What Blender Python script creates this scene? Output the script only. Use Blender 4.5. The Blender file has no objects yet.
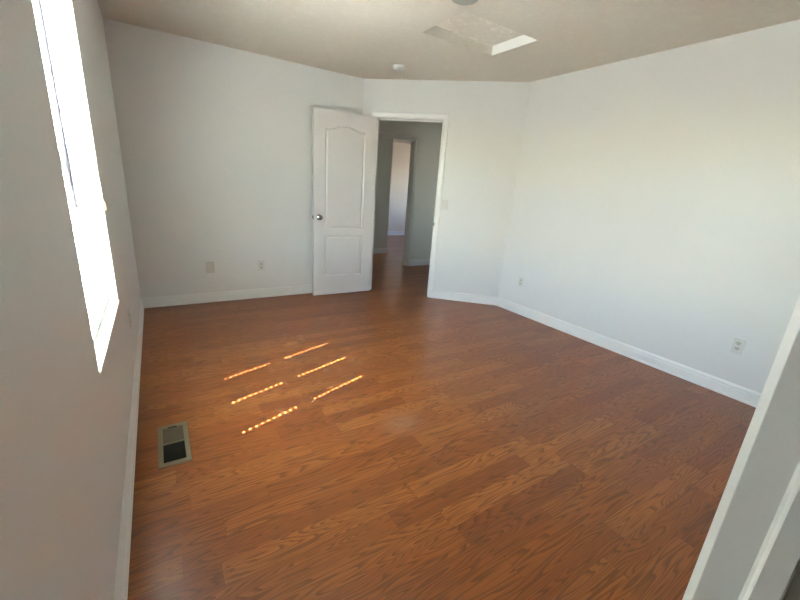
import bpy, bmesh, math, random
from mathutils import Vector, Matrix

scene = bpy.context.scene
coll = scene.collection
R = math.radians

# ------------------------------------------------------------------ camera
CAM = Vector((0.21592, 0.0, 1.30319))
YAW, PITCH, ROLL, FPX = 0.57774, -0.29002, 0.0695, 376.6
cam_data = bpy.data.cameras.new('camera')
cam_data.sensor_fit = 'HORIZONTAL'
cam_data.sensor_width = 36.0
cam_data.lens = FPX / 800.0 * 36.0
cam_data.clip_start = 0.01
cam = bpy.data.objects.new('camera', cam_data)
coll.objects.link(cam)
cy, sy, cp, sp = math.cos(YAW), math.sin(YAW), math.cos(PITCH), math.sin(PITCH)
fw = Vector((sy * cp, cy * cp, sp))
rt = Vector((cy, -sy, 0))
up = rt.cross(fw)
cr, sr = math.cos(ROLL), math.sin(ROLL)
rt2 = cr * rt + sr * up
up2 = -sr * rt + cr * up
m = Matrix((rt2, up2, -fw)).transposed().to_4x4()
m.translation = CAM
cam.matrix_world = m
scene.camera = cam

# ------------------------------------------------------------------ sky, sun, exposure
SKY_STRENGTH = 0.41
SUN_STRENGTH = 14.5
EXPOSURE = 4.12
SUN_DIR = Vector((1.0, 0.345, -1.345)).normalized()          # the way the light travels
sun_el = math.asin(-SUN_DIR.z)
world = bpy.data.worlds.new('sky')
scene.world = world
world.use_nodes = True
wn = world.node_tree.nodes
wl = world.node_tree.links
wn.clear()
w_out = wn.new('ShaderNodeOutputWorld')
w_bg = wn.new('ShaderNodeBackground')
w_sky = wn.new('ShaderNodeTexSky')
w_sky.sky_type = 'NISHITA'
w_sky.sun_disc = False
w_sky.sun_elevation = sun_el
w_sky.sun_rotation = math.atan2(-SUN_DIR.x, -SUN_DIR.y)
w_sky.air_density = 1.0
w_sky.dust_density = 1.0
w_bg.inputs['Strength'].default_value = SKY_STRENGTH
wl.new(w_sky.outputs[0], w_bg.inputs[0])
wl.new(w_bg.outputs[0], w_out.inputs[0])

sun_data = bpy.data.lights.new('sun', 'SUN')
sun_data.energy = SUN_STRENGTH
sun_data.angle = R(0.32)
sun_data.color = (1.0, 0.97, 0.93)
sun = bpy.data.objects.new('sun', sun_data)
sun.rotation_euler = SUN_DIR.to_track_quat('-Z', 'Y').to_euler()
sun.location = (-6, -2, 9)
coll.objects.link(sun)

def portal(name, loc, direction, sx, sy_):
    """Tells the renderer where the sky comes in; gives no light of its own."""
    d = bpy.data.lights.new(name, 'AREA')
    d.shape = 'RECTANGLE'
    d.size, d.size_y = sx, sy_
    d.cycles.is_portal = True
    o = bpy.data.objects.new(name, d)
    o.location = loc
    o.rotation_euler = Vector(direction).to_track_quat('-Z', 'Y').to_euler()
    coll.objects.link(o)

vs = scene.view_settings
vs.view_transform = 'Standard'
vs.look = 'None'
vs.exposure = EXPOSURE
vs.gamma = 1.0
vs.use_curve_mapping = False
scene.cycles.max_bounces = 14
scene.cycles.diffuse_bounces = 10
scene.cycles.transparent_max_bounces = 12
scene.cycles.sample_clamp_indirect = 6.0

# ------------------------------------------------------------------ helpers
def tag(o, label=None, cat=None, group=None, kind=None):
    if label: o['label'] = label
    if cat: o['category'] = cat
    if group: o['group'] = group
    if kind: o['kind'] = kind
    return o

def empty(name, loc=(0, 0, 0), rz=0.0):
    o = bpy.data.objects.new(name, None)
    o.empty_display_size = 0.1
    o.location = loc
    o.rotation_euler = (0, 0, rz)
    coll.objects.link(o)
    return o

def obj(name, bm, mat, parent=None, smooth=False, bevel=0.0, loc=None):
    bmesh.ops.recalc_face_normals(bm, faces=bm.faces[:])
    me = bpy.data.meshes.new(name)
    bm.to_mesh(me)
    bm.free()
    o = bpy.data.objects.new(name, me)
    coll.objects.link(o)
    me.materials.append(mat)
    if smooth:
        for p in me.polygons:
            p.use_smooth = True
    if bevel > 0:
        mod = o.modifiers.new('bevel', 'BEVEL')
        mod.width = bevel
        mod.segments = 2
        mod.limit_method = 'ANGLE'
    if parent: o.parent = parent
    if loc: o.location = loc
    return o

def box(bm, x0, x1, y0, y1, z0, z1, f=None):
    v = []
    for z in (z0, z1):
        for x, y in ((x0, y0), (x1, y0), (x1, y1), (x0, y1)):
            p = Vector((x, y, z))
            v.append(bm.verts.new(f(p) if f else p))
    for q in ((3, 2, 1, 0), (4, 5, 6, 7), (0, 1, 5, 4), (1, 2, 6, 5), (2, 3, 7, 6), (3, 0, 4, 7)):
        bm.faces.new([v[i] for i in q])

def prism(bm, pts, z0, z1):
    a = [bm.verts.new((p[0], p[1], z0)) for p in pts]
    b = [bm.verts.new((p[0], p[1], z1)) for p in pts]
    n = len(pts)
    bm.faces.new(a[::-1]); bm.faces.new(b)
    for i in range(n):
        bm.faces.new((a[i], a[(i + 1) % n], b[(i + 1) % n], b[i]))

def lathe(bm, prof, seg=32, f=None):
    """prof: (radius, height) pairs about z; f maps a point to where it goes."""
    rings = []
    for r, h in prof:
        if r < 1e-6:
            p = Vector((0, 0, h))
            rings.append([bm.verts.new(f(p) if f else p)])
        else:
            ring = []
            for i in range(seg):
                a = 2 * math.pi * i / seg
                p = Vector((r * math.cos(a), r * math.sin(a), h))
                ring.append(bm.verts.new(f(p) if f else p))
            rings.append(ring)
    for a, b in zip(rings, rings[1:]):
        if len(a) == 1 and len(b) == 1: continue
        for i in range(seg):
            j = (i + 1) % seg
            if len(a) == 1: bm.faces.new((a[0], b[i], b[j]))
            elif len(b) == 1: bm.faces.new((a[i], a[j], b[0]))
            else: bm.faces.new((a[i], a[j], b[j], b[i]))

def tube(bm, pts, rad, seg=8):
    pts = [Vector(p) for p in pts]
    rings = []
    for i, p in enumerate(pts):
        d = (pts[min(i + 1, len(pts) - 1)] - pts[max(i - 1, 0)]).normalized()
        a = d.cross(Vector((0.3, 0.9, 0.31))).normalized()
        b = d.cross(a)
        rr = rad[i] if isinstance(rad, (list, tuple)) else rad
        rings.append([bm.verts.new(p + rr * (math.cos(t) * a + math.sin(t) * b))
                      for t in [2 * math.pi * k / seg for k in range(seg)]])
    for a, b in zip(rings, rings[1:]):
        for k in range(seg):
            bm.faces.new((a[k], a[(k + 1) % seg], b[(k + 1) % seg], b[k]))
    bm.faces.new(rings[0][::-1]); bm.faces.new(rings[-1])

def sweep(bm, p0, p1, n, prof):
    """Straight moulding from p0 to p1 (on the floor line); n points into the room; prof = (depth, height)."""
    p0, p1, n = Vector(p0), Vector(p1), Vector(n).normalized()
    a = [bm.verts.new(p0 + n * d + Vector((0, 0, h))) for d, h in prof]
    b = [bm.verts.new(p1 + n * d + Vector((0, 0, h))) for d, h in prof]
    k = len(prof)
    for i in range(k):
        bm.faces.new((a[i], a[(i + 1) % k], b[(i + 1) % k], b[i]))
    bm.faces.new(a[::-1]); bm.faces.new(b)

def casing(bm, f, s0, s1, H, prof):
    """Mitred door casing round an opening s0..s1, 0..H; prof = (outward offset, thickness); f(s, t, z) -> point."""
    st = []
    for w, t in prof:
        st.append([bm.verts.new(f(s0 - w, t, 0)), bm.verts.new(f(s0 - w, t, H + w)),
                   bm.verts.new(f(s1 + w, t, H + w)), bm.verts.new(f(s1 + w, t, 0))])
    k = len(prof)
    for i in range(k):
        for j in range(3):
            bm.faces.new((st[i][j], st[i][j + 1], st[(i + 1) % k][j + 1], st[(i + 1) % k][j]))
    for j in (0, 3):
        bm.faces.new([st[i][j] for i in range(k)])

# ------------------------------------------------------------------ materials
def new_mat(name):
    mt = bpy.data.materials.new(name)
    mt.use_nodes = True
    nt = mt.node_tree
    return mt, nt, nt.nodes['Principled BSDF']

def setp(b, col=None, rough=None, metal=None, spec=None):
    if col is not None: b.inputs['Base Color'].default_value = (*col, 1)
    if rough is not None: b.inputs['Roughness'].default_value = rough
    if metal is not None: b.inputs['Metallic'].default_value = metal
    if spec is not None: b.inputs['Specular IOR Level'].default_value = spec

def paint(name, col, rough=0.5, spec=0.5, bump=0.0, scale=60.0, var=0.02, metal=0.0):
    """Painted surface: slight mottling of the colour and a fine roller texture."""
    mt, nt, b = new_mat(name)
    setp(b, col, rough, metal, spec)
    N, L = nt.nodes, nt.links
    tc = N.new('ShaderNodeTexCoord')
    n1 = N.new('ShaderNodeTexNoise'); n1.inputs['Scale'].default_value = 3.0; n1.inputs['Detail'].default_value = 4
    L.new(tc.outputs['Object'], n1.inputs['Vector'])
    mx = N.new('ShaderNodeMix'); mx.data_type = 'RGBA'
    mx.inputs['A'].default_value = (*[max(0, c * (1 - var)) for c in col], 1)
    mx.inputs['B'].default_value = (*[min(1, c * (1 + var)) for c in col], 1)
    L.new(n1.outputs['Fac'], mx.inputs['Factor'])
    L.new(mx.outputs['Result'], b.inputs['Base Color'])
    if bump > 0:
        n2 = N.new('ShaderNodeTexNoise'); n2.inputs['Scale'].default_value = scale; n2.inputs['Detail'].default_value = 3
        L.new(tc.outputs['Object'], n2.inputs['Vector'])
        bp = N.new('ShaderNodeBump'); bp.inputs['Strength'].default_value = bump; bp.inputs['Distance'].default_value = 0.002
        L.new(n2.outputs['Fac'], bp.inputs['Height'])
        L.new(bp.outputs['Normal'], b.inputs['Normal'])
    return mt

M_wall = paint('wall_paint', (0.65, 0.65, 0.64), 0.42, 0.5, 0.08, 220, 0.012)
M_hall = paint('hall_paint', (0.60, 0.61, 0.56), 0.5, 0.4, 0.08, 220, 0.012)
M_closet = paint('closet_darkened', (0.33, 0.31, 0.28), 0.6, 0.3, 0.08, 220, 0.02)  # unseen walls, darkened so the near jamb gets less bounce
M_far = paint('far_room_paint', (0.66, 0.57, 0.49), 0.5, 0.4, 0.08, 220, 0.012)
M_trim = paint('trim_paint', (0.73, 0.73, 0.72), 0.3, 0.5, 0.0, 60, 0.012)
M_door = paint('door_paint', (0.62, 0.605, 0.60), 0.35, 0.5, 0.05, 150, 0.01)
M_vinyl = paint('white_vinyl', (0.82, 0.83, 0.82), 0.35, 0.5, 0.0, 60, 0.01)
M_slat = paint('blind_slat_white', (0.86, 0.87, 0.85), 0.45, 0.4, 0.0, 60, 0.01)
M_plastic = paint('white_plastic', (0.60, 0.595, 0.57), 0.35, 0.5, 0.0, 60, 0.01)
M_ivory = paint('outlet_face_plastic', (0.50, 0.48, 0.42), 0.4, 0.5, 0.0, 60, 0.01)
M_dark = paint('dark_slot', (0.02, 0.018, 0.016), 0.6, 0.3, 0.0, 60, 0.01)
M_cord = paint('white_cord', (0.80, 0.79, 0.74), 0.7, 0.2, 0.0, 60, 0.02)
M_tassel = paint('yellow_tassel', (0.80, 0.66, 0.25), 0.5, 0.4, 0.0, 60, 0.03)
M_wand = paint('smoky_clear_wand', (0.30, 0.28, 0.34), 0.25, 0.5, 0.0, 60, 0.02)
M_vent = paint('taupe_metal', (0.18, 0.155, 0.105), 0.42, 0.5, 0.0, 60, 0.03)
M_damper = paint('taupe_damper', (0.085, 0.07, 0.045), 0.5, 0.4, 0.0, 60, 0.03)
M_duct = paint('duct_dark', (0.012, 0.010, 0.009), 0.7, 0.3, 0.0, 60, 0.05)
M_nickel = paint('satin_nickel', (0.30, 0.285, 0.265), 0.18, 0.5, 0.0, 60, 0.02, 1.0)
M_screw = paint('screw_steel', (0.55, 0.54, 0.51), 0.35, 0.5, 0.0, 60, 0.02, 0.9)
M_cover = paint('grey_cover', (0.33, 0.335, 0.30), 0.45, 0.4, 0.0, 60, 0.02)
M_siding = paint('outside_siding', (0.62, 0.62, 0.60), 0.7, 0.2, 0.1, 40, 0.04)
M_bark = paint('bark', (0.16, 0.11, 0.07), 0.9, 0.2, 0.6, 30, 0.25)
M_leaf = paint('tree_leaves', (0.10, 0.20, 0.06), 0.7, 0.3, 0.6, 14, 0.35)
M_grass = paint('lawn', (0.27, 0.25, 0.20), 0.9, 0.2, 0.6, 40, 0.25)

def ceiling_mat(name, col, blot, strength, lo, hi, amt):
    """Stomped drywall texture."""
    mt, nt, b = new_mat(name)
    setp(b, col, 0.75, 0, 0.25)
    N, L = nt.nodes, nt.links
    tc = N.new('ShaderNodeTexCoord')
    ns = N.new('ShaderNodeTexNoise'); ns.inputs['Scale'].default_value = 13; ns.inputs['Detail'].default_value = 6
    ns.inputs['Roughness'].default_value = 0.6; ns.inputs['Distortion'].default_value = 1.2
    L.new(tc.outputs['Object'], ns.inputs['Vector'])
    rp = N.new('ShaderNodeValToRGB')
    rp.color_ramp.elements[0].position = lo; rp.color_ramp.elements[1].position = hi
    L.new(ns.outputs['Fac'], rp.inputs['Fac'])
    fm = N.new('ShaderNodeMath'); fm.operation = 'MULTIPLY'; fm.inputs[1].default_value = amt
    L.new(rp.outputs['Color'], fm.inputs[0])
    mx = N.new('ShaderNodeMix'); mx.data_type = 'RGBA'
    mx.inputs['A'].default_value = (*col, 1); mx.inputs['B'].default_value = (*blot, 1)
    L.new(fm.outputs[0], mx.inputs['Factor'])
    L.new(mx.outputs['Result'], b.inputs['Base Color'])
    bp = N.new('ShaderNodeBump'); bp.inputs['Strength'].default_value = strength; bp.inputs['Distance'].default_value = 0.004
    L.new(rp.outputs['Color'], bp.inputs['Height'])
    L.new(bp.outputs['Normal'], b.inputs['Normal'])
    return mt

M_ceil = ceiling_mat('ceiling_texture', (0.66, 0.615, 0.545), (0.72, 0.68, 0.61), 0.25, 0.48, 0.66, 0.5)
M_hatch = ceiling_mat('hatch_texture', (0.72, 0.665, 0.60), (0.86, 0.83, 0.77), 0.5, 0.50, 0.66, 0.8)

def floor_mat():
    """Reddish oak laminate: strips along x, staggered ends, cathedral grain."""
    mt, nt, b = new_mat('oak_laminate')
    N, L = nt.nodes, nt.links
    def math_(op, a, c=None, d=None):
        n = N.new('ShaderNodeMath'); n.operation = op
        for i, v in enumerate((a, c, d)):
            if v is None: continue
            if isinstance(v, (int, float)): n.inputs[i].default_value = v
            else: L.new(v, n.inputs[i])
        return n.outputs[0]
    def comb(x, y, z):
        n = N.new('ShaderNodeCombineXYZ')
        for i, v in enumerate((x, y, z)):
            if isinstance(v, (int, float)): n.inputs[i].default_value = v
            else: L.new(v, n.inputs[i])
        return n.outputs[0]
    def ramp(fac, stops):
        n = N.new('ShaderNodeValToRGB')
        e = n.color_ramp.elements
        while len(e) < len(stops): e.new(0.5)
        for el, (p, c) in zip(e, stops):
            el.position = p; el.color = (*c, 1)
        L.new(fac, n.inputs['Fac'])
        return n.outputs['Color']
    def mixc(fac, a, c, mode='MIX'):
        n = N.new('ShaderNodeMix'); n.data_type = 'RGBA'; n.blend_type = mode
        if isinstance(fac, (int, float)): n.inputs['Factor'].default_value = fac
        else: L.new(fac, n.inputs['Factor'])
        for k, v in (('A', a), ('B', c)):
            if isinstance(v, tuple): n.inputs[k].default_value = (*v, 1)
            else: L.new(v, n.inputs[k])
        return n.outputs['Result']
    W, LEN = 0.095, 0.78
    tc = N.new('ShaderNodeTexCoord')
    sep = N.new('ShaderNodeSeparateXYZ'); L.new(tc.outputs['Object'], sep.inputs[0])
    x, y = sep.outputs[0], sep.outputs[1]
    v = math_('DIVIDE', y, W)
    row = math_('FLOOR', v)
    wr = N.new('ShaderNodeTexWhiteNoise'); wr.noise_dimensions = '1D'; L.new(row, wr.inputs['W'])
    u = math_('ADD', math_('DIVIDE', x, LEN), math_('MULTIPLY', wr.outputs['Value'], 7.0))
    cell = math_('FLOOR', u)
    wc = N.new('ShaderNodeTexWhiteNoise'); wc.noise_dimensions = '2D'; L.new(comb(row, cell, 0), wc.inputs['Vector'])
    seed = wc.outputs['Value']
    sc = N.new('ShaderNodeSeparateColor'); L.new(wc.outputs['Color'], sc.inputs[0])
    # strip tone
    tone = ramp(seed, [(0.0, (0.225, 0.066, 0.017)), (0.3, (0.285, 0.089, 0.021)), (0.7, (0.33, 0.110, 0.026)), (1.0, (0.40, 0.148, 0.037))])
    # cathedral grain: level lines of noise stretched along the strip
    gn = N.new('ShaderNodeTexNoise'); gn.noise_dimensions = '3D'
    gn.inputs['Scale'].default_value = 1.0; gn.inputs['Detail'].default_value = 2.2; gn.inputs['Roughness'].default_value = 0.45
    L.new(comb(math_('ADD', math_('MULTIPLY', x, 1.15), math_('MULTIPLY', seed, 37.0)), math_('MULTIPLY', y, 12.0), math_('MULTIPLY', sc.outputs[1], 53.0)), gn.inputs['Vector'])
    freq = math_('ADD', 14.0, math_('MULTIPLY', sc.outputs[2], 18.0))
    ph = math_('FRACT', math_('MULTIPLY', gn.outputs['Fac'], freq))
    line = ramp(ph, [(0.0, (0.0, 0.0, 0.0)), (0.45, (0.06, 0.06, 0.06)), (0.80, (0.85, 0.85, 0.85)), (0.92, (1, 1, 1)), (1.0, (0.0, 0.0, 0.0))])
    ll = N.new('ShaderNodeSeparateColor'); L.new(line, ll.inputs[0])
    # fine pores
    fn = N.new('ShaderNodeTexNoise'); fn.inputs['Scale'].default_value = 1.0; fn.inputs['Detail'].default_value = 4
    L.new(comb(math_('ADD', math_('MULTIPLY', x, 6.0), math_('MULTIPLY', seed, 11.0)), math_('MULTIPLY', y, 170.0), seed), fn.inputs['Vector'])
    pore = ramp(fn.outputs['Fac'], [(0.42, (0, 0, 0)), (0.72, (1, 1, 1))])
    pl_ = N.new('ShaderNodeSeparateColor'); L.new(pore, pl_.inputs[0])
    # slow tone drift inside a strip
    dn = N.new('ShaderNodeTexNoise'); dn.inputs['Scale'].default_value = 1.0; dn.inputs['Detail'].default_value = 2
    L.new(comb(math_('MULTIPLY', x, 1.5), math_('MULTIPLY', y, 22.0), seed), dn.inputs['Vector'])
    c1 = mixc(math_('MULTIPLY', dn.outputs['Fac'], 0.40), tone, (0.25, 0.078, 0.022))
    c2 = mixc(math_('MULTIPLY', ll.outputs[0], 0.70), c1, (0.085, 0.025, 0.008))
    c3 = mixc(math_('MULTIPLY', pl_.outputs[0], 0.45), c2, (0.15, 0.044, 0.012))
    # hairline joints
    fv = math_('FRACT', v); fu = math_('FRACT', u)
    ev = math_('MINIMUM', fv, math_('SUBTRACT', 1.0, fv))
    eu = math_('MINIMUM', fu, math_('SUBTRACT', 1.0, fu))
    jv = math_('LESS_THAN', math_('MULTIPLY', ev, W), 0.0006)
    ju = math_('LESS_THAN', math_('MULTIPLY', eu, LEN), 0.0007)
    j = math_('MAXIMUM', jv, ju)
    c4 = mixc(math_('MULTIPLY', j, 0.55), c3, (0.06, 0.02, 0.008))
    # a pale gloss highlight painted into the colour in mid floor
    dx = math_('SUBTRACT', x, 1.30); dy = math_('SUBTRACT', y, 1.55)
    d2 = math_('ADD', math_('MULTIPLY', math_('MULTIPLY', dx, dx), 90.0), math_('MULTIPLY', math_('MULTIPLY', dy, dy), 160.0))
    glint = math_('MULTIPLY', math_('EXPONENT', math_('MULTIPLY', d2, -1.0)), 0.16)
    c5 = mixc(glint, c4, (0.55, 0.45, 0.36))
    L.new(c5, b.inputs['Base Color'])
    b.inputs['Roughness'].default_value = 0.30
    b.inputs['Specular IOR Level'].default_value = 0.42
    bp = N.new('ShaderNodeBump'); bp.inputs['Strength'].default_value = 0.12; bp.inputs['Distance'].default_value = 0.001
    hh = math_('SUBTRACT', math_('MULTIPLY', math_('ADD', ll.outputs[0], pl_.outputs[0]), -0.5), j)
    L.new(hh, bp.inputs['Height']); L.new(bp.outputs['Normal'], b.inputs['Normal'])
    return mt
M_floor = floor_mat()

def glass_mat():
    mt = bpy.data.materials.new('window_glass')
    mt.use_nodes = True
    N, L = mt.node_tree.nodes, mt.node_tree.links
    N.clear()
    o = N.new('ShaderNodeOutputMaterial')
    t = N.new('ShaderNodeBsdfTransparent'); t.inputs[0].default_value = (0.93, 0.96, 0.94, 1)
    g = N.new('ShaderNodeBsdfGlossy'); g.inputs['Roughness'].default_value = 0.02
    mx = N.new('ShaderNodeMixShader')
    mx.inputs[0].default_value = 0.06; L.new(t.outputs[0], mx.inputs[1]); L.new(g.outputs[0], mx.inputs[2])
    L.new(mx.outputs[0], o.inputs[0])
    return mt
M_glass = glass_mat()

# ------------------------------------------------------------------ room shell
H = 2.44
X, Y = 3.634, 4.290
A = Vector((2.3284, 4.290, 0)); B = Vector((3.634, 3.0638, 0))
AL = (B - A).length
D = (B - A).normalized()                       # along the angled wall
NA = Vector((-D.y, D.x, 0))                    # out of the room
T = 0.115
WT = 0.155                                     # thickness of the window wall
WY0, WY1, WZ0, WZ1 = 1.470, 2.340, 0.636, 2.062
NW = 0.094                                     # room face of the near wall
def ang(s, t, z):                              # t = distance into the room from the angled wall
    return A + D * s - NA * t + Vector((0, 0, z))

def structure(name, bm, mat, label, cat, **kw):
    return tag(obj(name, bm, mat, **kw), label, cat, kind='structure')

bm = bmesh.new()
box(bm, -WT, 9.0, -1.2, 10.2, -0.12, 0.0)
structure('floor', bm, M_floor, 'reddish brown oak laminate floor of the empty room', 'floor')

HX0, HX1, HY0, HY1 = 2.047, 2.799, 2.277, 2.782
bm = bmesh.new()
box(bm, -WT, HX0, -1.2, 10.2, H, H + 0.09)
box(bm, HX1, 9.0, -1.2, 10.2, H, H + 0.09)
box(bm, HX0, HX1, -1.2, HY0, H, H + 0.09)
box(bm, HX0, HX1, HY1, 10.2, H, H + 0.09)
structure('ceiling', bm, M_ceil, 'beige textured ceiling with a recessed attic hatch', 'ceiling')

bm = bmesh.new()
box(bm, -WT, 0, -1.2, WY0, 0, H)
box(bm, -WT, 0, WY1, Y + T, 0, H)
box(bm, -WT, 0, WY0, WY1, 0, WZ0)
box(bm, -WT, 0, WY0, WY1, WZ1, H)
structure('wall_left', bm, M_wall, 'shaded window wall on the left of the room', 'wall')

sm = T * (1 - NA.y) / D.y                      # mitre at A, outer side
PA = A + NA * T + D * sm
sb = (T - T * NA.x) / D.x
PB = B + NA * T + D * sb
bm = bmesh.new()
prism(bm, [(0, Y), (A.x, A.y), (PA.x, PA.y), (0, Y + T)], 0, H)
structure('wall_back', bm, M_wall, 'off-white back wall behind the open door', 'wall')

S0, S1, DH = 0.170, 0.928, 2.045               # finished door opening in the angled wall
J = 0.018
bm = bmesh.new()
q = lambda s, t: tuple(ang(s, t, 0))[:2]
prism(bm, [(A.x, A.y), q(S0 - J, 0), q(S0 - J, -T), (PA.x, PA.y)], 0, H)
prism(bm, [q(S1 + J, 0), (B.x, B.y), (PB.x, PB.y), q(S1 + J, -T)], 0, H)
prism(bm, [q(S0 - J, 0), q(S1 + J, 0), q(S1 + J, -T), q(S0 - J, -T)], DH + J, H)
structure('wall_angled', bm, M_wall, 'white angled corner wall with the doorway', 'wall')

bm = bmesh.new()
prism(bm, [(B.x, B.y), (X, -1.2), (X + T, -1.2), (PB.x, PB.y)], 0, H)
structure('wall_right', bm, M_wall, 'bright white right wall of the room', 'wall')

# near wall with the doorway the view is taken from
NX0, NX1 = 0.160, 0.816  # left side, out of view, set inward to dim the right jamb
bm = bmesh.new()
box(bm, 0, NX0 - J, NW - T, NW, 0, H)
box(bm, NX1 + J, X, NW - T, NW, 0, H)
box(bm, NX0 - J, NX1 + J, NW - T, NW, DH + J, H)
structure('wall_near', bm, M_wall, 'near wall around the closet doorway', 'wall')
bm = bmesh.new()
box(bm, 0, X, -1.2, -1.1, 0, H)
structure('wall_closet', bm, M_closet, 'back wall of the closet behind the near doorway', 'wall')
bm = bmesh.new()
box(bm, 1.35, 1.45, -1.1, NW - T, 0, H)
structure('wall_closet_side', bm, M_closet, 'side wall of the closet behind the near doorway', 'wall')

# hall and the room beyond it
HY, OX0, OX1 = 5.38, 2.985, 3.800
bm = bmesh.new()
box(bm, 1.40, OX0 - J, HY, HY + T, 0, H)
box(bm, OX1 + J, 5.60, HY, HY + T, 0, H)
box(bm, OX0 - J, OX1 + J, HY, HY + T, 2.03 + J, H)
structure('wall_hall', bm, M_hall, 'greenish grey hall wall seen through the doorway', 'wall')
bm = bmesh.new()
box(bm, 1.40, 4.125, 6.62, 6.735, 0, H)
structure('wall_passage', bm, M_hall, 'grey passage wall seen deep through the second opening', 'wall')
bm = bmesh.new()
box(bm, 1.3, 9.0, 9.15, 9.27, 0, H)
structure('wall_far', bm, M_far, 'pale far wall at the end of the view through both doorways', 'wall')
bm = bmesh.new()
box(bm, 1.285, 1.40, Y + T, 9.15, 0, H)
structure('wall_hall_left', bm, M_hall, 'left end wall of the hall', 'wall')
bm = bmesh.new()
box(bm, 5.60, 5.715, 2.0, 3.6, 0, H); box(bm, 5.60, 5.715, 4.0, HY + T, 0, H)
box(bm, 5.60, 5.715, 3.6, 4.0, 0, 0.8); box(bm, 5.60, 5.715, 3.6, 4.0, 2.05, H)  # unseen opening added to bring daylight into the hall
box(bm, PB.x, 5.60, 2.0, 2.115, 0, H)
structure('wall_hall_right', bm, M_hall, 'right end wall of the hall', 'wall')
FW0, FW1 = 6.8, 7.9                            # unseen window added to light the far room
bm = bmesh.new()
box(bm, 8.0, 8.12, HY + T, FW0, 0, H)
box(bm, 8.0, 8.12, FW1, 9.15, 0, H)
box(bm, 8.0, 8.12, FW0, FW1, 0, 0.8)
box(bm, 8.0, 8.12, FW0, FW1, 2.05, H)
box(bm, 5.60, 8.0, HY, HY + T, 0, H)
structure('wall_far_right', bm, M_far, 'right wall of the far room with an added unseen window', 'wall')

# ------------------------------------------------------------------ mouldings
BB = [(0, 0), (0.017, 0), (0.017, 0.009), (0.0155, 0.015), (0.011, 0.019), (0.011, 0.070), (0.0075, 0.074),
      (0.0075, 0.078), (0.0105, 0.083), (0.0105, 0.088), (0.0075, 0.097), (0.004, 0.103), (0, 0.105)]
def baseboard(name, label, segs):
    bm = bmesh.new()
    for p0, p1, n in segs: sweep(bm, p0, p1, n, BB)
    structure(name, bm, M_trim, label, 'baseboard')
CW = 0.060
baseboard('baseboard_left', 'white baseboard along the window wall', [((0, NW, 0), (0, Y, 0), (1, 0, 0))])
baseboard('baseboard_back', 'white baseboard along the back wall behind the door', [((0, Y, 0), (A.x + 0.004, Y, 0), (0, -1, 0))])
baseboard('baseboard_angled', 'short white baseboard on the angled wall beside the doorway',
          [(ang(S1 + 0.005 + CW, 0, 0), B + D * 0.006, -NA), (ang(-0.006, 0, 0), ang(S0 - 0.005 - CW, 0, 0), -NA)])
baseboard('baseboard_right', 'long white baseboard along the bright right wall', [((X, NW, 0), (X, B.y + 0.006, 0), (-1, 0, 0))])
baseboard('baseboard_near', 'white baseboard along the near wall', [((NX1 + 0.07, NW, 0), (X, NW, 0), (0, 1, 0))])
baseboard('baseboard_hall', 'white baseboard on the hall wall seen through the doorway',
          [((OX1 + 0.066, HY, 0), (5.6, HY, 0), (0, -1, 0)), ((1.4, HY, 0), (OX0 - 0.066, HY, 0), (0, -1, 0))])
baseboard('baseboard_passage', 'white baseboard on the grey passage wall', [((1.4, 6.62, 0), (4.125, 6.62, 0), (0, -1, 0)), ((4.125, 6.612, 0), (4.125, 6.735, 0), (1, 0, 0))])
baseboard('baseboard_far', 'white baseboard at the foot of the far wall', [((1.4, 9.15, 0), (8.0, 9.15, 0), (0, -1, 0))])

CP = [(0.004, 0), (0.0045, 0.0015), (0.0105, 0.0115), (0.014, 0.0115), (0.018, 0.010), (0.034, 0.012), (0.050, 0.0165),
      (0.060, 0.0165), (0.0635, 0.014), (0.0635, 0)]
def door_trim(name, label, f, s0, s1, h, depth, room_stop, mat=M_trim, both=True):
    """Casing on the face, jamb through the wall and door stop, one fixed frame."""
    bm = bmesh.new()
    casing(bm, f, s0, s1, h, CP)
    if both: casing(bm, lambda s, t, z: f(s, -depth - t, z), s0, s1, h, CP)
    root = structure(name, bm, mat, label, 'door frame')
    bm = bmesh.new()
    g = lambda p: f(p.x, p.y, p.z)
    box(bm, s0 - J, s0, -depth, 0, 0, h + J, g); box(bm, s1, s1 + J, -depth, 0, 0, h + J, g)
    box(bm, s0, s1, -depth, 0, h, h + J, g)
    obj('jamb', bm, mat, root)
    bm = bmesh.new()
    r = room_stop
    prof = [(0, r), (0.0015, r), (0.004, r - 0.004), (0.0085, r - 0.0065), (0.011, r - 0.009), (0.011, r - 0.031), (0.010, r - 0.033), (0, r - 0.033)]
    for side in (0, 1):
        a, b_ = [], []
        for w, t in prof:
            s = s0 + w if side == 0 else s1 - w
            a.append(bm.verts.new(f(s, t, 0))); b_.append(bm.verts.new(f(s, t, h)))
        for i in range(len(prof)):
            k = (i + 1) % len(prof)
            bm.faces.new((a[i], a[k], b_[k], b_[i]))
        bm.faces.new(a); bm.faces.new(b_)
    box(bm, s0, s1, r - 0.033, r, h - 0.011, h, g)
    obj('door_stop', bm, mat, root)
    return root
tr1 = door_trim('trim_1', 'white casing and jamb around the doorway in the angled wall', ang, S0, S1, DH, T, -0.040)
bm = bmesh.new()
g = lambda p: ang(p.x, p.y, p.z)
box(bm, S1 - 0.0015, S1 + 0.0005, -0.032, 0.001, 0.88, 0.94, g)
box(bm, S1 - 0.003, S1 + 0.0055, 0.001, 0.012, 0.895, 0.925, g)
tag(obj('strike_plate', bm, M_nickel, tr1), 'metal strike plate')
door_trim('trim_2', 'white jamb and casing edge close up at the right of the view', lambda s, t, z: Vector((s, NW + t, z)), NX0, NX1, DH, T, -0.040)
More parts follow.
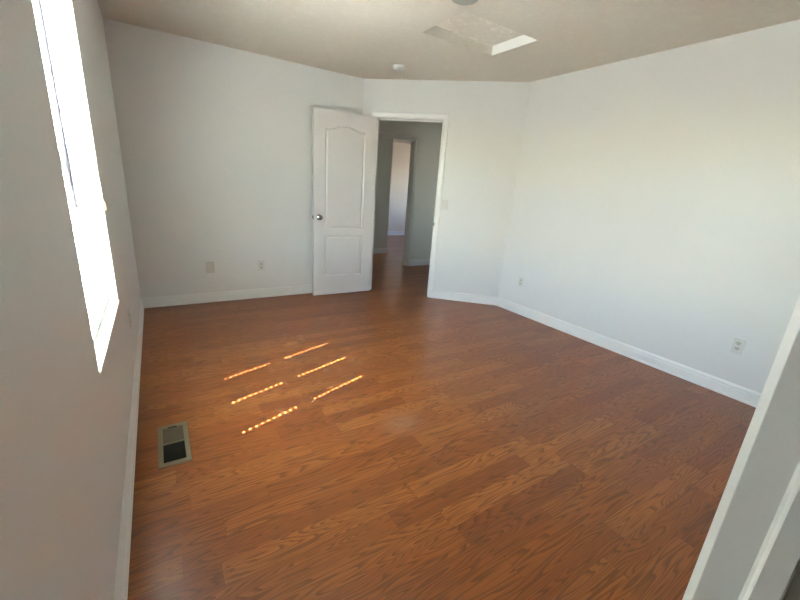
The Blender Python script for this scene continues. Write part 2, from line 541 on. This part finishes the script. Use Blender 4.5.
door_trim('trim_3', 'grey painted casing around the second opening beyond the hall', lambda s, t, z: Vector((s, HY - t, z)), OX0, OX1, 2.03, T, -0.040, mat=paint('hall_trim_paint', (0.66, 0.65, 0.60), 0.4, 0.5))

# ------------------------------------------------------------------ window
win = tag(empty('window_1', (-0.12, (WY0 + WY1) / 2, WZ0)), 'tall white double hung window in the left wall', 'window', kind='structure')
def wbox(bm, *a): box(bm, *a, lambda p: p - win.location)
FX0, FX1 = -0.152, -0.086
FW = 0.016
bm = bmesh.new()
wbox(bm, FX0, FX1, WY0, WY0 + FW, WZ0, WZ1); wbox(bm, FX0, FX1, WY1 - FW, WY1, WZ0, WZ1)
wbox(bm, FX0, FX1, WY0 + FW, WY1 - FW, WZ0, WZ0 + FW); wbox(bm, FX0, FX1, WY0 + FW, WY1 - FW, WZ1 - FW, WZ1)
obj('window_frame', bm, M_vinyl, win)
def sash(x0, x1, z0, z1):
    y0, y1, r = WY0 + FW, WY1 - FW, 0.026
    bm = bmesh.new()
    wbox(bm, x0, x1, y0, y0 + r, z0, z1); wbox(bm, x0, x1, y1 - r, y1, z0, z1)
    ra, rb = (0.026, 0.048) if x0 > -0.13 else (0.048, 0.026)
    wbox(bm, x0, x1, y0 + r, y1 - r, z0, z0 + ra); wbox(bm, x0, x1, y0 + r, y1 - r, z1 - rb, z1)
    s = obj('sash', bm, M_vinyl, win)
    bm = bmesh.new()
    xm = (x0 + x1) / 2
    wbox(bm, xm - 0.002, xm + 0.002, y0 + r, y1 - r, z0 + ra, z1 - rb)
    obj('glass_pane', bm, M_glass, s)
sash(-0.147, -0.120, 1.290, WZ1 - FW)
sash(-0.118, -0.091, WZ0 + FW, 1.352)
bm = bmesh.new()
wbox(bm, -0.086, 0.006, WY0 + 0.0005, WY1 - 0.0005, WZ0, WZ0 + 0.012)
obj('window_sill', bm, paint('sill_paint', (0.56, 0.565, 0.54), 0.8, 0.12), win, bevel=0.003)
portal('window_portal', (-0.165, (WY0 + WY1) / 2, (WZ0 + WZ1) / 2), (1, 0, 0), WY1 - WY0, WZ1 - WZ0)

added_win_far = tag(empty('added_far_window', (8.06, (FW0 + FW1) / 2, 0.8)), 'unseen window added to light the far room', 'window', kind='structure')  # out of view, put in so the far wall is lit
bm = bmesh.new()
f2 = lambda p: p - added_win_far.location
for y0, y1, z0, z1 in ((FW0, FW0 + .05, .8, 2.05), (FW1 - .05, FW1, .8, 2.05), (FW0, FW1, .8, .85), (FW0, FW1, 2.0, 2.05), (FW0, FW1, 1.4, 1.44)):
    box(bm, 8.03, 8.09, y0, y1, z0, z1, f2)
obj('window_frame', bm, M_vinyl, added_win_far)  # frame of the added unseen far room window
added_win_hall = tag(empty('added_hall_window', (5.66, 3.8, 0.8)), 'unseen window added at the right end of the hall for daylight', 'window', kind='structure')  # out of view, added to brighten the hall
bm = bmesh.new()
f3 = lambda p: p - added_win_hall.location
for y0, y1, z0, z1 in ((3.6, 3.65, .8, 2.05), (3.95, 4.0, .8, 2.05), (3.6, 4.0, .8, .85), (3.6, 4.0, 2.0, 2.05), (3.6, 4.0, 1.4, 1.44)):
    box(bm, 5.63, 5.69, y0, y1, z0, z1, f3)
obj('window_frame', bm, M_vinyl, added_win_hall)  # frame of the added unseen hall window
portal('added_hall_window_portal', (5.73, 3.8, 1.42), (-1, 0, 0), 0.4, 1.25)
portal('added_far_window_portal', (8.13, (FW0 + FW1) / 2, 1.42), (-1, 0, 0), FW1 - FW0, 1.25)

# ------------------------------------------------------------------ window blind
BX = -0.055
HOLES = (1.668, 1.987, 2.306)
BY0, BY1 = WY0 + 0.008, WY1 - 0.006
blind = tag(empty('window_blind', (BX, (BY0 + BY1) / 2, WZ1)), 'white horizontal slat blind with level slats hanging in the left window', 'window blind')
bo = blind.location
def bbox(bm, *a): box(bm, *a, lambda p: p - bo)
bm = bmesh.new()
bbox(bm, BX - 0.026, BX + 0.026, BY0, BY1, WZ1 - 0.045, WZ1 - 0.002)
bbox(bm, BX + 0.027, BX + 0.034, BY0 - 0.004, BY1 + 0.003, WZ1 - 0.065, WZ1 - 0.002)
obj('head_rail', bm, M_slat, blind, bevel=0.002)
bm = bmesh.new()
SH = 0.0254                                    # half depth of a slat
HX, HYW = 0.0062, 0.0070                       # cord hole half sizes
nsl = 0
z = 0.690
tt = 0.0014
segs = []
py = BY0
for h in HOLES:
    segs.append((py, h - HYW, False)); segs.append((h - HYW, h + HYW, True)); py = h + HYW
segs.append((py, BY1, False))
crown = 0.0012
def crownz(x): return crown * (1 - (x / SH) ** 2)
while z < WZ1 - 0.07:
    for y0, y1, hole in segs:
        cuts = [(-SH, -HX), (HX, SH)] if hole else [(-SH, -HX), (-HX, 0), (0, HX), (HX, SH)]
        for c0, c1 in cuts:
            f = lambda p: Vector((p.x + BX, p.y, p.z + z + crownz(p.x))) - bo
            box(bm, c0, c1, y0, y1, -tt, tt, f)
    z += 0.0465
    nsl += 1
bmesh.ops.remove_doubles(bm, verts=bm.verts[:], dist=1e-6)
obj('slats', bm, M_slat, blind)
bm = bmesh.new()
bbox(bm, BX - 0.0145, BX + 0.0145, BY0, BY1, 0.6485, 0.668)
obj('bottom_rail', bm, M_slat, blind, bevel=0.003)
for h in HOLES:
    bm = bmesh.new()
    for sx in (-1, 1):
        tube(bm, [Vector((BX + sx * 0.0262, h + 0.022, 0.665)) - bo, Vector((BX + sx * 0.0262, h + 0.022, WZ1 - 0.045)) - bo], 0.0009, 6)
    obj('ladder_cord', bm, M_cord, blind)
bm = bmesh.new()
WNY = 1.650
tube(bm, [Vector((-0.016, WNY + 0.002, WZ1 - 0.05)) - bo, Vector((-0.015, WNY + 0.001, 1.93)) - bo, Vector((-0.012, WNY, 1.20)) - bo, Vector((-0.012, WNY, 1.165)) - bo], [0.004, 0.0075, 0.0075, 0.009], 8)
tag(obj('tilt_wand', bm, M_wand, blind, smooth=True), 'smoky grey tilt wand')
bm = bmesh.new()
CY_ = 2.318
tube(bm, [Vector((-0.017, CY_, WZ1 - 0.05)) - bo, Vector((-0.008, CY_, 1.6)) - bo, Vector((0.004, CY_, 1.145)) - bo], 0.0011, 6)
lc = obj('lift_cord', bm, M_cord, blind)
bm = bmesh.new()
lathe(bm, [(0, 0), (0.009, 0), (0.011, 0.006), (0.009, 0.025), (0.005, 0.040), (0.003, 0.045), (0, 0.045)], 16, lambda p: p + Vector((0.004, CY_, 1.105)) - bo)
tag(obj('tassel', bm, M_tassel, lc, smooth=True), 'yellow cord tassel')

# ------------------------------------------------------------------ the open door
DX0, DX1, DY0, DT = 1.684, 2.437, 4.122, 0.035
DWD = DX1 - DX0
door = tag(empty('door_1', (DX1, DY0 + DT, 0.0)), 'white two panel arch top door standing wide open', 'door', kind='structure')
def panel_outline(x0, x1, z0, z1, arch):
    """Counter-clockwise loop; an arch rises from flat shoulders."""
    p = [(x0, z0), (x1, z0), (x1, z1)]
    if arch > 0:
        n = 22
        for i in range(n + 1):
            u = 1 - i / n
            k = min(max((u - 0.07) / 0.86, 0), 1)
            p.append((x0 + (x1 - x0) * (0.02 + 0.96 * u), z1 + arch * (0.5 - 0.5 * math.cos(2 * math.pi * k)) ** 0.75))
    p.append((x0, z1))
    return p
def inset(loop, d):
    n = len(loop); out = []
    for i in range(n):
        a, b_, c = Vector(loop[i - 1]), Vector(loop[i]), Vector(loop[(i + 1) % n])
        e1 = (b_ - a).normalized(); e2 = (c - b_).normalized()
        n1 = Vector((-e1.y, e1.x)); n2 = Vector((-e2.y, e2.x))
        k = 1 + n1.dot(n2)
        out.append(tuple(b_ + (n1 + n2) * (d / max(k, 0.2))))
    return out
Z0, Z1 = 0.012, 2.040
def leaf_face(bm, y, sgn):
    """One moulded face of the leaf; sgn = direction of the recess along y. Coordinates from the hinge edge."""
    def V(p, dep): return bm.verts.new((p[0] - DWD, y + sgn * dep, p[1]))
    edges = []
    def ring(loop, dep):
        vs_ = [V(p, dep) for p in loop]
        es = [bm.edges.new((vs_[i], vs_[(i + 1) % len(vs_)])) for i in range(len(vs_))]
        return vs_, es
    ov, oe = ring([(0, Z0), (DWD, Z0), (DWD, Z1), (0, Z1)], 0)
    edges += oe
    for loop in (panel_outline(0.130, 0.608, 0.235, 0.717, 0), panel_outline(0.130, 0.608, 0.803, 1.868, 0.050)):
        prev, pe = ring(loop, 0)
        edges += pe
        for ins, dep in ((0.002, 0.005), (0.006, 0.008), (0.012, 0.0125), (0.017, 0.0125), (0.029, 0.0055), (0.034, 0.0045)):
            cur = [V(p, dep) for p in inset(loop, ins)]
            for i in range(len(cur)):
                k = (i + 1) % len(cur)
                bm.faces.new((prev[i], prev[k], cur[k], cur[i]))
            prev = cur
        bm.faces.new(prev)
    bmesh.ops.triangle_fill(bm, use_beauty=True, use_dissolve=True, edges=edges)
    return ov
bm = bmesh.new()
o1 = leaf_face(bm, -DT, 1)
o2 = leaf_face(bm, 0.0, -1)
for i in range(4):
    bm.faces.new((o1[i], o1[(i + 1) % 4], o2[(i + 1) % 4], o2[i]))
obj('door_leaf', bm, M_door, door)
KZ, KX = 0.924, 0.062 - DWD
for sgn, y0 in ((-1, -DT), (1, 0.0)):
    f = lambda p: Vector((KX + p.x, y0 + sgn * p.z, KZ + p.y))
    bm = bmesh.new()
    lathe(bm, [(0, 0), (0.032, 0), (0.032, 0.003), (0.028, 0.007), (0.014, 0.010), (0.011, 0.014), (0.011, 0.028), (0.016, 0.033), (0.025, 0.040),
               (0.0275, 0.049), (0.025, 0.057), (0.016, 0.062), (0.006, 0.0632), (0, 0.0632)], 28, f)
    tag(obj('door_knob', bm, M_nickel, door, smooth=True), 'round satin metal door knob')
bm = bmesh.new()
box(bm, -DWD - 0.0012, -DWD + 0.0005, -0.030, -0.005, KZ - 0.028, KZ + 0.028)
lp = tag(obj('latch_plate', bm, M_nickel, door), 'metal latch plate')
bm = bmesh.new()
prism(bm, [(-DWD - 0.012, -0.024), (-DWD - 0.001, -0.024), (-DWD - 0.001, -0.011), (-DWD - 0.005, -0.011)], KZ - 0.008, KZ + 0.008)
obj('latch_bolt', bm, M_nickel, lp)
for hz in (0.28, 1.03, 1.80):
    bm = bmesh.new()
    tube(bm, [(0.0045, -DT * 0.0 + 0.004, hz - 0.045), (0.0045, 0.004, hz + 0.045)], 0.0055, 10)
    box(bm, -0.0005, 0.0018, -DT + 0.004, 0.0, hz - 0.044, hz + 0.044)
    tag(obj('hinge', bm, M_nickel, door), 'metal hinge')

# ------------------------------------------------------------------ attic hatch
ZC = H + 0.072
hatch = tag(empty('attic_hatch', ((HX0 + HX1) / 2, (HY0 + HY1) / 2, ZC)), 'recessed square attic hatch panel in the ceiling with blotchy plaster', 'attic hatch')
bm = bmesh.new()
box(bm, HX0 + 0.002, HX1 - 0.002, HY0 + 0.002, HY1 - 0.002, ZC, ZC + 0.016, lambda p: p - hatch.location)
obj('hatch_panel', bm, M_hatch, hatch)
bm = bmesh.new()
e = 0.012
box(bm, HX1 - e, HX1, HY0 + e, HY1 - e, H, ZC)
structure('trim_4', bm, M_trim, 'white wooden liner board on the right side of the attic hatch recess', 'trim')
bm = bmesh.new()
box(bm, HX0, HX0 + e, HY0, HY1, H, ZC)
box(bm, HX0 + e, HX1, HY0, HY0 + e, H, ZC); box(bm, HX0 + e, HX1, HY1 - e, HY1, H, ZC)
structure('trim_5', bm, M_ceil, 'beige plastered sides of the attic hatch recess', 'trim')

# ------------------------------------------------------------------ ceiling things
det = tag(empty('smoke_detector', (2.362, 3.606, H)), 'small round white smoke detector on the ceiling near the doorway', 'smoke detector')
bm = bmesh.new()
lathe(bm, [(0, 0), (0.060, 0), (0.062, -0.004), (0.062, -0.011), (0.058, -0.013), (0, -0.013)], 40)
obj('base', bm, M_plastic, det, smooth=False)
bm = bmesh.new()
lathe(bm, [(0.054, -0.012), (0.056, -0.018), (0.053, -0.028), (0.043, -0.034), (0.030, -0.036), (0.028, -0.039), (0, -0.040)], 40)
obj('dome', bm, M_plastic, det, smooth=True)

lid = tag(empty('ceiling_fixture', (1.930, 2.140, H)), 'round grey ceiling fixture plate cut by the top edge of the view', 'ceiling fixture')
bm = bmesh.new()
lathe(bm, [(0, 0), (0.083, 0), (0.086, -0.004), (0.083, -0.014), (0.070, -0.020), (0.030, -0.024), (0, -0.025)], 48)
obj('cover', bm, M_cover, lid, smooth=True)
for a in (0.4, 0.4 + math.pi):
    bm = bmesh.new()
    lathe(bm, [(0, -0.019), (0.005, -0.020), (0.005, -0.0245), (0.003, -0.026), (0, -0.026)], 12, lambda p: p + Vector((0.055 * math.cos(a), 0.055 * math.sin(a), 0)))
    obj('screw', bm, M_screw, lid)

# ------------------------------------------------------------------ wall plates
def plate_matrix(pos, n):
    """Local frame of a wall plate: x along the wall, y out of the wall, z up."""
    n = Vector(n).normalized()
    xax = n.cross(Vector((0, 0, 1)))
    mm = Matrix((xax, n, Vector((0, 0, 1)))).transposed().to_4x4()
    mm.translation = pos
    return mm
def plate_mesh(w, h, t=0.006):
    bm = bmesh.new()
    c = 0.004
    a = [bm.verts.new((x, 0, z)) for x, z in ((-w, -h), (w, -h), (w, h), (-w, h))]
    b_ = [bm.verts.new((x, t * 0.55, z)) for x, z in ((-w, -h), (w, -h), (w, h), (-w, h))]
    d = [bm.verts.new((x, t, z)) for x, z in ((-w + c, -h + c), (w - c, -h + c), (w - c, h - c), (-w + c, h - c))]
    for p, r in ((a, b_), (b_, d)):
        for i in range(4):
            k = (i + 1) % 4
            bm.faces.new((p[i], p[k], r[k], r[i]))
    bm.faces.new(d); bm.faces.new(a[::-1])
    return bm
def screw(parent, x, z, y=0.006):
    bm = bmesh.new()
    lathe(bm, [(0, 0), (0.0032, 0), (0.0030, 0.0009), (0, 0.0013)], 12, lambda p: Vector((x + p.x, y + p.z, z + p.y)))
    obj('screw', bm, M_screw, parent)
def outlet(pos, n, label):
    root = empty('wall_outlet')
    root.matrix_world = plate_matrix(pos, n)
    tag(root, label, 'wall outlet', 'duplex wall outlets')
    obj('cover_plate', plate_mesh(0.036, 0.0585), M_plastic, root)
    for zc in (0.0195, -0.0195):
        bm = bmesh.new()
        pts = []
        for i in range(24):
            a = 2 * math.pi * i / 24
            pts.append((0.0172 * math.cos(a), max(-0.0135, min(0.0135, 0.0172 * math.sin(a)))))
        lo = [bm.verts.new((x, 0.0055, zc + z_)) for x, z_ in pts]
        hi = [bm.verts.new((x * 0.97, 0.0078, zc + z_ * 0.97)) for x, z_ in pts]
        for i in range(24):
            k = (i + 1) % 24
            bm.faces.new((lo[i], lo[k], hi[k], hi[i]))
        bm.faces.new(hi)
        rc = obj('receptacle', bm, M_ivory, root)
        bm = bmesh.new()
        box(bm, -0.0072, -0.0050, 0.0072, 0.0081, zc - 0.001, zc + 0.0075)
        box(bm, 0.0050, 0.0072, 0.0072, 0.0081, zc - 0.001, zc + 0.0065)
        lathe(bm, [(0.0026, 0.0072), (0.0026, 0.0081), (0, 0.0081)], 10, lambda p: Vector((p.x, p.z, zc - 0.0075 + p.y)))
        obj('slots', bm, M_dark, rc)
    screw(root, 0, 0)
    return root
outlet((1.140, Y, 0.367), (0, -1, 0), 'white duplex wall outlet on the back wall nearest the open door')
outlet((X, 2.762, 0.370), (-1, 0, 0), 'white duplex wall outlet on the right wall near the angled corner')
outlet((X, 0.793, 0.383), (-1, 0, 0), 'white duplex wall outlet on the right wall nearest the viewer')
outlet((0, 2.795, 0.395), (1, 0, 0), 'white wall outlet seen edge on low on the window wall')
# phone jack plate
root = empty('phone_jack')
root.matrix_world = plate_matrix((0.629, Y, 0.374), (0, -1, 0))
tag(root, 'plain off-white jack plate low on the back wall left of the outlet', 'wall plate')
obj('cover_plate', plate_mesh(0.036, 0.0585), M_ivory, root)
bm = bmesh.new()
box(bm, -0.006, 0.006, 0.0055, 0.0075, -0.040, -0.028)
jk = obj('jack', bm, M_plastic, root)
bm = bmesh.new()
box(bm, -0.0035, 0.0035, 0.0073, 0.0079, -0.038, -0.032)
obj('socket', bm, M_dark, jk)
screw(root, 0, 0.042); screw(root, 0, -0.050)
# light switch
root = empty('light_switch')
root.matrix_world = plate_matrix(ang(1.036, 0, 1.142), -NA)
tag(root, 'white toggle light switch on the angled wall beside the doorway', 'light switch')
obj('cover_plate', plate_mesh(0.036, 0.0585), M_plastic, root)
bm = bmesh.new()
box(bm, -0.0055, 0.0055, 0.0055, 0.0068, -0.0125, 0.0125)
tg = obj('toggle_slot', bm, M_ivory, root)
bm = bmesh.new()
v = [bm.verts.new(p) for p in ((-0.004, 0.0065, -0.006), (0.004, 0.0065, -0.006), (0.004, 0.0065, 0.006), (-0.004, 0.0065, 0.006),
                               (-0.0033, 0.0165, 0.004), (0.0033, 0.0165, 0.004), (0.0033, 0.015, 0.0105), (-0.0033, 0.015, 0.0105))]
for f_ in ((3, 2, 1, 0), (4, 5, 6, 7), (0, 1, 5, 4), (1, 2, 6, 5), (2, 3, 7, 6), (3, 0, 4, 7)):
    bm.faces.new([v[i] for i in f_])
obj('toggle', bm, M_plastic, tg)
screw(root, 0, 0.030); screw(root, 0, -0.030)

# ------------------------------------------------------------------ floor register
VX0, VX1, VY0, VY1 = 0.106, 0.243, 1.743, 2.090
vent = tag(empty('floor_register', ((VX0 + VX1) / 2, (VY0 + VY1) / 2, 0.0)), 'taupe metal floor heating register in the laminate beside the window wall', 'floor vent')
hw, hl = (VX1 - VX0) / 2, (VY1 - VY0) / 2
iw, il = 0.046, 0.142
bm = bmesh.new()
def vring(x, y, z): return [bm.verts.new(p) for p in ((-x, -y, z), (x, -y, z), (x, y, z), (-x, y, z))]
rings = [vring(hw, hl, 0.0), vring(hw, hl, 0.002), vring(hw - 0.004, hl - 0.004, 0.0055), vring(iw + 0.003, il + 0.003, 0.0055), vring(iw, il, 0.003), vring(iw, il, 0.0004)]
for p, r in zip(rings, rings[1:]):
    for i in range(4):
        k = (i + 1) % 4
        bm.faces.new((p[i], p[k], r[k], r[i]))
box(bm, -iw, iw, 0.000, 0.008, 0.0008, 0.0052)
obj('frame', bm, M_vent, vent)
bm = bmesh.new()
box(bm, -iw, iw, -il, il, 0.0003, 0.0008)
tag(obj('duct_opening', bm, M_duct, vent), 'black duct opening')
# louvre bank of the near half, damper closed over the far half
bm = bmesh.new()
nb = 15
for i in range(nb):
    y = -il + 0.006 + (il - 0.008) * i / nb
    box(bm, -iw, iw, 0, 0.0014, 0, 0.0012, lambda p: Vector((p.x, y + p.y + p.z * 1.0, 0.0012 + p.z * 2.2)))
tag(obj('louvers', bm, M_duct, vent), 'dark louvers')
bm = bmesh.new()
nb = 15
for i in range(nb):
    y = 0.008 + (il - 0.008) * i / nb
    w = (il - 0.008) / nb
    box(bm, -iw, iw, y, y + w * 1.0, 0.0010, 0.0020 + 0.0006 * (i % 2))
tag(obj('damper', bm, M_damper, vent), 'closed taupe damper')
bm = bmesh.new()
box(bm, -0.022, 0.018, il - 0.004, il + 0.006, 0.0045, 0.0058)
tag(obj('lever_slot', bm, M_dark, vent), 'black lever slot')

# ------------------------------------------------------------------ outdoors beyond the window
bm = bmesh.new()
box(bm, -60, -WT, -40, 60, -0.65, -0.45)
structure('ground', bm, M_grass, 'lawn outside the window', 'ground')
bm = bmesh.new()
box(bm, 8.12, 40, -40, 60, -0.65, -0.45)
structure('ground_far', bm, M_grass, 'lawn outside the far room', 'ground')
rnd = random.Random(4)
def tree(x, y, h, r, label):
    t = tag(empty('tree', (x, y, -0.45)), label, 'tree')
    bm = bmesh.new()
    tube(bm, [(0, 0, 0), (0.05, 0.02, h * 0.3), (0.0, 0.05, h * 0.6)], [0.20, 0.14, 0.07], 10)
    obj('trunk', bm, M_bark, t, smooth=True)
    bm = bmesh.new()
    for k in range(420):
        a = rnd.uniform(0, 2 * math.pi); u = rnd.uniform(-1, 1); rr = r * rnd.uniform(0.55, 1.0)
        s = math.sqrt(1 - u * u)
        c = Vector((rr * s * math.cos(a), rr * s * math.sin(a), h * 0.62 + u * rr * 1.15))
        sz = rnd.uniform(0.16, 0.34)
        n = Vector((rnd.uniform(-1, 1), rnd.uniform(-1, 1), rnd.uniform(-1, 1))).normalized()
        p1 = n.orthogonal().normalized(); p2 = n.cross(p1)
        pts = [c + p1 * sz, c + p2 * sz * 0.6 + n * 0.05, c - p1 * sz, c - p2 * sz * 0.6 + n * 0.05]
        bm.faces.new([bm.verts.new(p) for p in pts])
    obj('crown', bm, M_leaf, t)
tree(-1.9, 11.0, 4.6, 1.9, 'leafy green tree outside seen between the blind slats')
